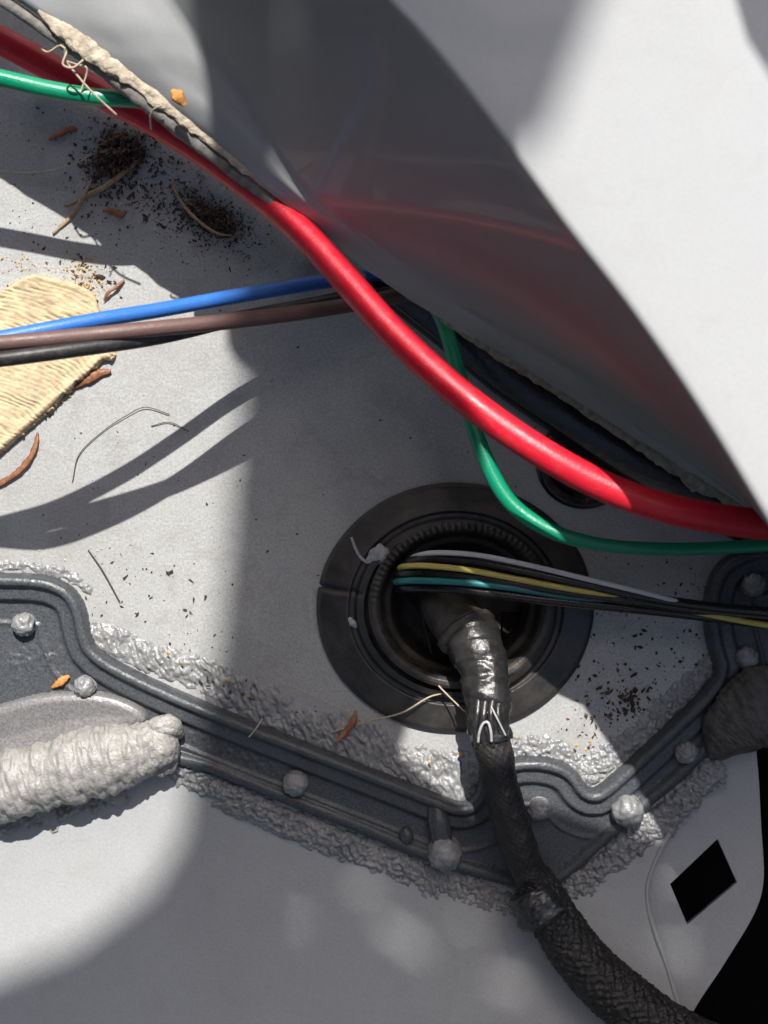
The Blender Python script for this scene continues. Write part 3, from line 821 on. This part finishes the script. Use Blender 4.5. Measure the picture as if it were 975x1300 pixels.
# ---------------------------------------------------------------- hole plug under the rail
plug = thing('hole_plug', 'round glossy black plug in the dark under the red cable', 'plug', tuple(P(741, 588, 0)))
lathe('plug_body', refine([(61, -2), (61, 4), (57, 7), (46, 7), (43, 3), (20, 1), (0.5, 1)], 4), M_PLUG, plug, sy=0.95, nseg=90, c=P(741, 588, 0))

# ---------------------------------------------------------------- patch of tape and the litter
tp = smooth_loop([(-110, 430), (-40, 395), (20, 360), (40, 349), (62, 352), (118, 372), (128, 396), (132, 425), (147, 447), (142, 456), (130, 459), (120, 470), (70, 515), (0, 578), (-110, 680)], 200)
Xt, Yt = np.meshgrid(axis(-106, 152, 1.2), axis(346, 640, 1.2))
jx = 5 * (fbm(Xt, Yt, 9, 71) - 0.5) + 3 * (noise(Xt, Yt, 3, 72) - 0.5)
it = inside(tp, Xt + jx, Yt + jx); dt = dist(tp + tp[:1], Xt, Yt)
wx = Xt + 10 * (fbm(Xt, Yt, 40, 61) - 0.5); wy = Yt + 12 * (fbm(Xt * 0.5, Yt, 30, 62) - 0.5)
acr = -wx * (0.30 + 0.0012 * (Yt - 350)) + wy * 0.93 + 6 * np.sin(Xt / 40.0)
ph = acr / 5.6 + 1.1 * fbm(Xt * 0.25, Yt, 9, 63)
fr = ph - np.floor(ph)
brk = np.clip(fbm(Xt * 0.22, Yt, 9, 64) * 3.4 - 1.6, 0, 1)
groove = np.exp(-((fr - 0.5) / 0.17) ** 2) * brk
zt = 7 - 3.0 * groove + 0.7 * fr + 5 * fbm(Xt, Yt, 60, 8) + 1.8 * fbm(Xt, Yt, 6, 66) + ramp(dt, [0, 1.5, 5, 10], [-5, 0, 1.5, 0])
zt = zt + 3.5 * np.clip(1 - dist([(0, 570), (70, 508), (125, 462)], Xt, Yt) / 9, 0, 1)
tag(field('tape_patch', Xt, Yt, np.where(it, zt, -2), M_TAPE, mask=it), 'weathered cream coloured patch of ribbed tape on the floor at the left edge', 'tape patch')

def litter(name, pts, r, mat, label, cat, group=None, n=44, ns=8, flat=0.32):
    m = len(pts)
    rr = [r * (0.12 + 0.88 * math.sin(math.pi * (0.06 + 0.86 * i / (m - 1))) ** 0.8) for i in range(m)]
    sd = int(pts[0][0])
    dsp = lambda LN, TH, R: R * (0.5 * (noise(LN, TH * 0.8, 5, sd) - 0.5) + 0.35 * (noise(LN, TH * 3, 2.2, sd + 3) - 0.5))
    return tag(tube(name, pts, rr, mat, None, n, ns, dsp, flat=flat), label, cat, group)
NG = 'dry needles and straws on the metal'
litter('pine_needle', [(48, 549, 3), (44, 570, 5), (28, 594, 6), (4, 612, 5), (-30, 632, 4)], 4.0, M_NEEDLE, 'curved red-brown needle below the tape patch', 'needle', NG)
litter('pine_needle', [(452, 902, 14), (449, 915, 16), (438, 930, 16), (427, 943, 22)], 4.2, M_NEEDLE, 'short brown needle on the sealer left of the harness', 'needle', NG)
litter('dry_straw', [(185, 195, 10), (160, 216, 9), (128, 240, 7), (82, 262, 4)], 4.0, M_STRAW, 'longest pale straw beside the soil heap, crossed by another', 'straw', NG)
litter('dry_straw', [(116, 228, 14), (106, 250, 13), (92, 272, 5), (67, 297, 3)], 3.2, M_STRAW, 'curved pale straw crossing the longest straw', 'straw', NG)
litter('bark_strip', [(62, 178, 4), (85, 165, 7), (115, 155, 8), (152, 151, 6)], 5.0, M_NEEDLE, 'flat brown bark strip above the soil heap', 'bark')
litter('bark_strip', [(93, 492, 4), (110, 482, 5), (126, 474, 5), (141, 471, 4)], 6.0, M_NEEDLE, 'brown bark strip against the lower edge of the tape', 'bark')
litter('bark_strip', [(130, 268, 4), (142, 268, 5), (154, 272, 5), (160, 268, 4)], 4.0, M_NEEDLE, 'small reddish bark piece below the soil heap', 'bark')
litter('dry_twig', [(222, 205, 5), (219, 225, 10), (226, 250, 12), (246, 275, 14), (275, 296, 15), (302, 300, 10)], 2.0, M_STRAW, 'thin curved twig over the smaller soil heap', 'twig')
litter('wood_chip', [(66, 873, 8), (76, 866, 11), (88, 858, 9)], 5.5, M_CHIP, 'orange wood splinter on the plate by the stud', 'wood chip')
litter('wood_chip', [(218, 114, 270), (226, 122, 273), (235, 134, 268)], 6.5, M_CHIP, 'orange wood chip on the edge of the cream sealer', 'wood chip')
litter('dry_twig', [(132, 382, 4), (137, 372, 8), (148, 364, 7), (158, 355, 4)], 2.4, M_NEEDLE, 'small forked brown twig above the blue wire', 'twig')

def fibre(pts, r, mat, label, n=50):
    return tag(tube('fibre', pts, r, mat, None, n, 6), label, 'fibre', 'hairs and threads')
fibre([(52, 62, 210), (62, 66, 225), (76, 58, 232), (84, 66, 240), (80, 82, 240), (92, 86, 240), (106, 76, 240)], 1.3, M_HAIR, 'looped pale thread under the cream lip')
fibre([(82, 60, 244), (84, 76, 236), (100, 98, 232), (118, 118, 228), (148, 146, 215)], 1.3, M_HAIR, 'long pale thread hanging over the red and green wires')
fibre([(86, 78, 236), (98, 82, 234), (110, 86, 234), (104, 112, 230), (102, 118, 230)], 1.0, M_HAIR, 'thin hooked thread beside the long pale thread')
fibre([(206, 134, 246), (196, 138, 240), (191, 148, 230), (192, 164, 212)], 1.2, M_HAIR, 'short pale thread curling over the red cable')
fibre([(-5, 217, 4), (40, 219, 5), (90, 210, 6), (118, 195, 8)], 0.7, M_HAIR, 'fine pale hair left of the soil heap')
fibre([(92, 612, 2), (100, 578, 3), (130, 548, 3), (160, 528, 4), (184, 517, 4), (215, 526, 3)], 0.6, M_DARKHAIR, 'fine dark hair above the wire shadows')
fibre([(192, 541, 2), (215, 536, 3), (240, 548, 3)], 0.6, M_DARKHAIR, 'short dark hair between the wire shadows')
fibre([(112, 698, 2), (130, 724, 4), (152, 764, 3)], 0.9, M_DARKHAIR, 'straight hair standing above the left end of the plate')
fibre([(420, 930, 6), (470, 915, 14), (510, 905, 22), (545, 885, 26), (562, 880, 28)], 1.2, M_HAIR, 'pale thread from the sealer onto the grommet')
fibre([(548, 860, 20), (560, 874, 34), (578, 892, 50), (592, 905, 70)], 1.1, M_HAIR, 'pale thread leaning on the taped harness')
fibre([(512, 735, 40), (520, 748, 30), (530, 760, 10), (540, 800, 0), (548, 830, 6)], 0.9, M_DARKHAIR, 'dark thread inside the grommet')
fibre([(356, 866, 10), (390, 880, 10), (430, 898, 10), (452, 908, 14)], 0.7, M_HAIR, 'fine hair along the sealer left of the grommet')
fibre([(316, 936, 24), (325, 925, 26), (333, 912, 22)], 0.9, M_HAIR, 'short pale hair on the left arm of the plate')

def crumbs(name, spots, mat, kind='stuff', label=None, cat=None, parent=None):
    """spots: (x, y, z, size)"""
    base = np.array([(1, 0, 0), (-1, 0, 0), (0, 1, 0), (0, -1, 0), (0, 0, 1), (0, 0, -1)], float)
    fb = [(0, 2, 4), (2, 1, 4), (1, 3, 4), (3, 0, 4), (2, 0, 5), (1, 2, 5), (3, 1, 5), (0, 3, 5)]
    V, F = [], []
    for x, y, z, s in spots:
        a = rng.uniform(0, 6.28); ca, sa = math.cos(a), math.sin(a)
        sc = s * rng.uniform(0.5, 1.2, 3) * np.array([1.25, 0.8, 0.6])
        b = base * sc * rng.uniform(0.7, 1.2, (6, 1))
        b = np.stack([b[:, 0]*ca - b[:, 1]*sa, b[:, 0]*sa + b[:, 1]*ca, b[:, 2]], -1)
        o = len(V)
        V += (b + np.array([x - 487.5, 650 - y, z + s * 0.25])).tolist()
        F += [tuple(i + o for i in f) for f in fb]
    o = build(name, V, F, mat, parent, smooth=False)
    tag(o, label, cat, kind=kind)
    return o
def heap(cx, cy, sx, sy, rot, n, s0, s1, hmax):
    out = []
    for _ in range(n):
        u_, v_ = rng.normal(0, 1, 2)
        x = u_ * sx * math.cos(rot) - v_ * sy * math.sin(rot); y = u_ * sx * math.sin(rot) + v_ * sy * math.cos(rot)
        d2 = u_*u_ + v_*v_
        fx, fy = cx + x, cy + y
        zf = float(floor_z(np.array([fx]), np.array([fy]))[0])
        out.append((fx, fy, zf + rng.uniform(0, 1) * hmax * math.exp(-d2 / 2), rng.uniform(s0, s1) * (1.0 if d2 < 1.5 else 0.6)))
    return out
h1 = crumbs('soil_heap', heap(150, 200, 26, 17, -0.5, 420, 1.5, 6.0, 16), M_DIRT, None, 'clump of dark soil crumbs by the straws at the upper left', 'soil heap')
crumbs('brown_crumbs', heap(150, 202, 27, 18, -0.5, 170, 1.5, 5.0, 16), M_NEEDLE2, None, None, None, h1)
crumbs('grey_crumbs', heap(150, 202, 30, 20, -0.5, 90, 1.2, 3.6, 14), M_GRIT2, None, None, None, h1)
h2 = crumbs('soil_heap', heap(268, 280, 30, 13, 0.5, 480, 1.2, 4.0, 10), M_DIRT, None, 'lower and flatter clump of dark soil crumbs under the red cable', 'soil heap')
crumbs('brown_crumbs', heap(266, 279, 32, 14, 0.5, 260, 1.2, 3.6, 9), M_NEEDLE2, None, None, None, h2)
crumbs('grey_crumbs', heap(264, 278, 34, 15, 0.5, 110, 1.0, 2.8, 9), M_GRIT2, None, None, None, h2)
def scraps(name, spots, mat, parent=None, label=None, cat=None):
    V, F = [], []
    for x, y, z, s_ in spots:
        a = rng.uniform(0, 6.28); n_ = int(rng.integers(5, 8)); o = len(V)
        th = np.sort(rng.uniform(0, 6.28, n_)); rr = s_ * rng.uniform(0.5, 1.0, n_)
        tx, ty = rng.uniform(-0.5, 0.5, 2)
        for q_ in (0.8, 0.0):
            for t_, r_ in zip(th, rr):
                u_, v_ = r_ * math.cos(t_) * 1.5, r_ * math.sin(t_) * 0.6
                V.append((x - 487.5 + u_*math.cos(a) - v_*math.sin(a), 650 - y + u_*math.sin(a) + v_*math.cos(a), z + 1 + q_ + tx*u_ + ty*v_))
        F.append(tuple(range(o, o + n_))); F.append(tuple(range(o + n_, o + 2*n_))[::-1])
        F += [(o + i_, o + n_ + i_, o + n_ + (i_+1) % n_, o + (i_+1) % n_) for i_ in range(n_)]
    return tag(build(name, V, F, mat, parent, smooth=False), label, cat, kind='stuff')
scraps('leaf_scraps', heap(150, 200, 26, 18, -0.5, 45, 3.0, 8.0, 15), M_NEEDLE2, h1)
scraps('leaf_scraps', heap(268, 280, 30, 14, 0.5, 50, 2.5, 6.5, 9), M_NEEDLE2, h2)
scraps('leaf_scraps', heap(190, 245, 60, 40, 0.6, 40, 2.0, 6.0, 2) + heap(110, 350, 30, 20, 0.4, 26, 2, 5.5, 3) + heap(790, 880, 40, 24, -0.7, 26, 2, 6, 3)
       + heap(300, 880, 70, 10, 0.45, 16, 2, 4.5, 8) + heap(200, 760, 70, 40, 0, 16, 1.5, 4, 1), M_DIRT)
def scatter(n, box, s0, s1, z=None):
    out = []
    for _ in range(n):
        x, y = rng.uniform(box[0], box[2]), rng.uniform(box[1], box[3])
        zf = float(floor_z(np.array([x]), np.array([y]))[0])
        out.append((x, y, zf, s0 + (s1 - s0) * rng.random() ** 3))
    return out
sc = heap(205, 240, 60, 35, 0.6, 420, 0.8, 2.2, 1) + scatter(260, (-20, 130, 340, 330), 0.6, 2.2) + scatter(230, (0, 330, 560, 850), 0.5, 2.2) \
    + scatter(40, (560, 480, 720, 620), 0.8, 2) + scatter(240, (730, 740, 905, 935), 0.8, 3.8) + heap(800, 890, 16, 9, -0.7, 60, 1, 4.5, 4) + scatter(150, (660, 690, 900, 780), 0.6, 2.2) + scatter(90, (120, 690, 300, 850), 0.6, 2.6)
crumbs('dirt_specks', sc, M_DIRT)
crumbs('pale_grit', heap(210, 275, 50, 28, 0.4, 120, 0.8, 2.4, 1) + scatter(140, (-20, 200, 330, 420), 0.6, 2.0) + scatter(70, (0, 420, 560, 880), 0.5, 1.8)
       + scatter(110, (-10, 690, 130, 735), 0.6, 2.2) + scatter(60, (740, 780, 900, 930), 0.6, 2.2), M_GRIT)
crumbs('tape_crumbs', heap(108, 355, 20, 16, 0.5, 150, 1.0, 3.4, 3) + heap(90, 492, 34, 6, -0.72, 150, 0.8, 3.0, 3) + heap(20, 335, 24, 8, 0.1, 40, 0.8, 2.5, 1)
       + [(x, y, 12, s) for x, y, s in [(215, 828, 3), (232, 840, 3.5), (290, 862, 3), (300, 870, 2.5), (545, 965, 3), (583, 955, 3.5), (655, 935, 3), (730, 944, 3.5), (742, 950, 4), (748, 940, 3)]], M_TANBIT)
crumbs('rust_crumbs', heap(770, 895, 30, 16, -0.7, 70, 0.8, 4.2, 3) + heap(150, 262, 40, 26, 0, 70, 0.8, 3.5, 2) + scatter(50, (640, 925, 770, 985), 0.8, 3.0, None) + heap(330, 885, 60, 12, 0.45, 40, 1, 3.5, 8), M_NEEDLE2)
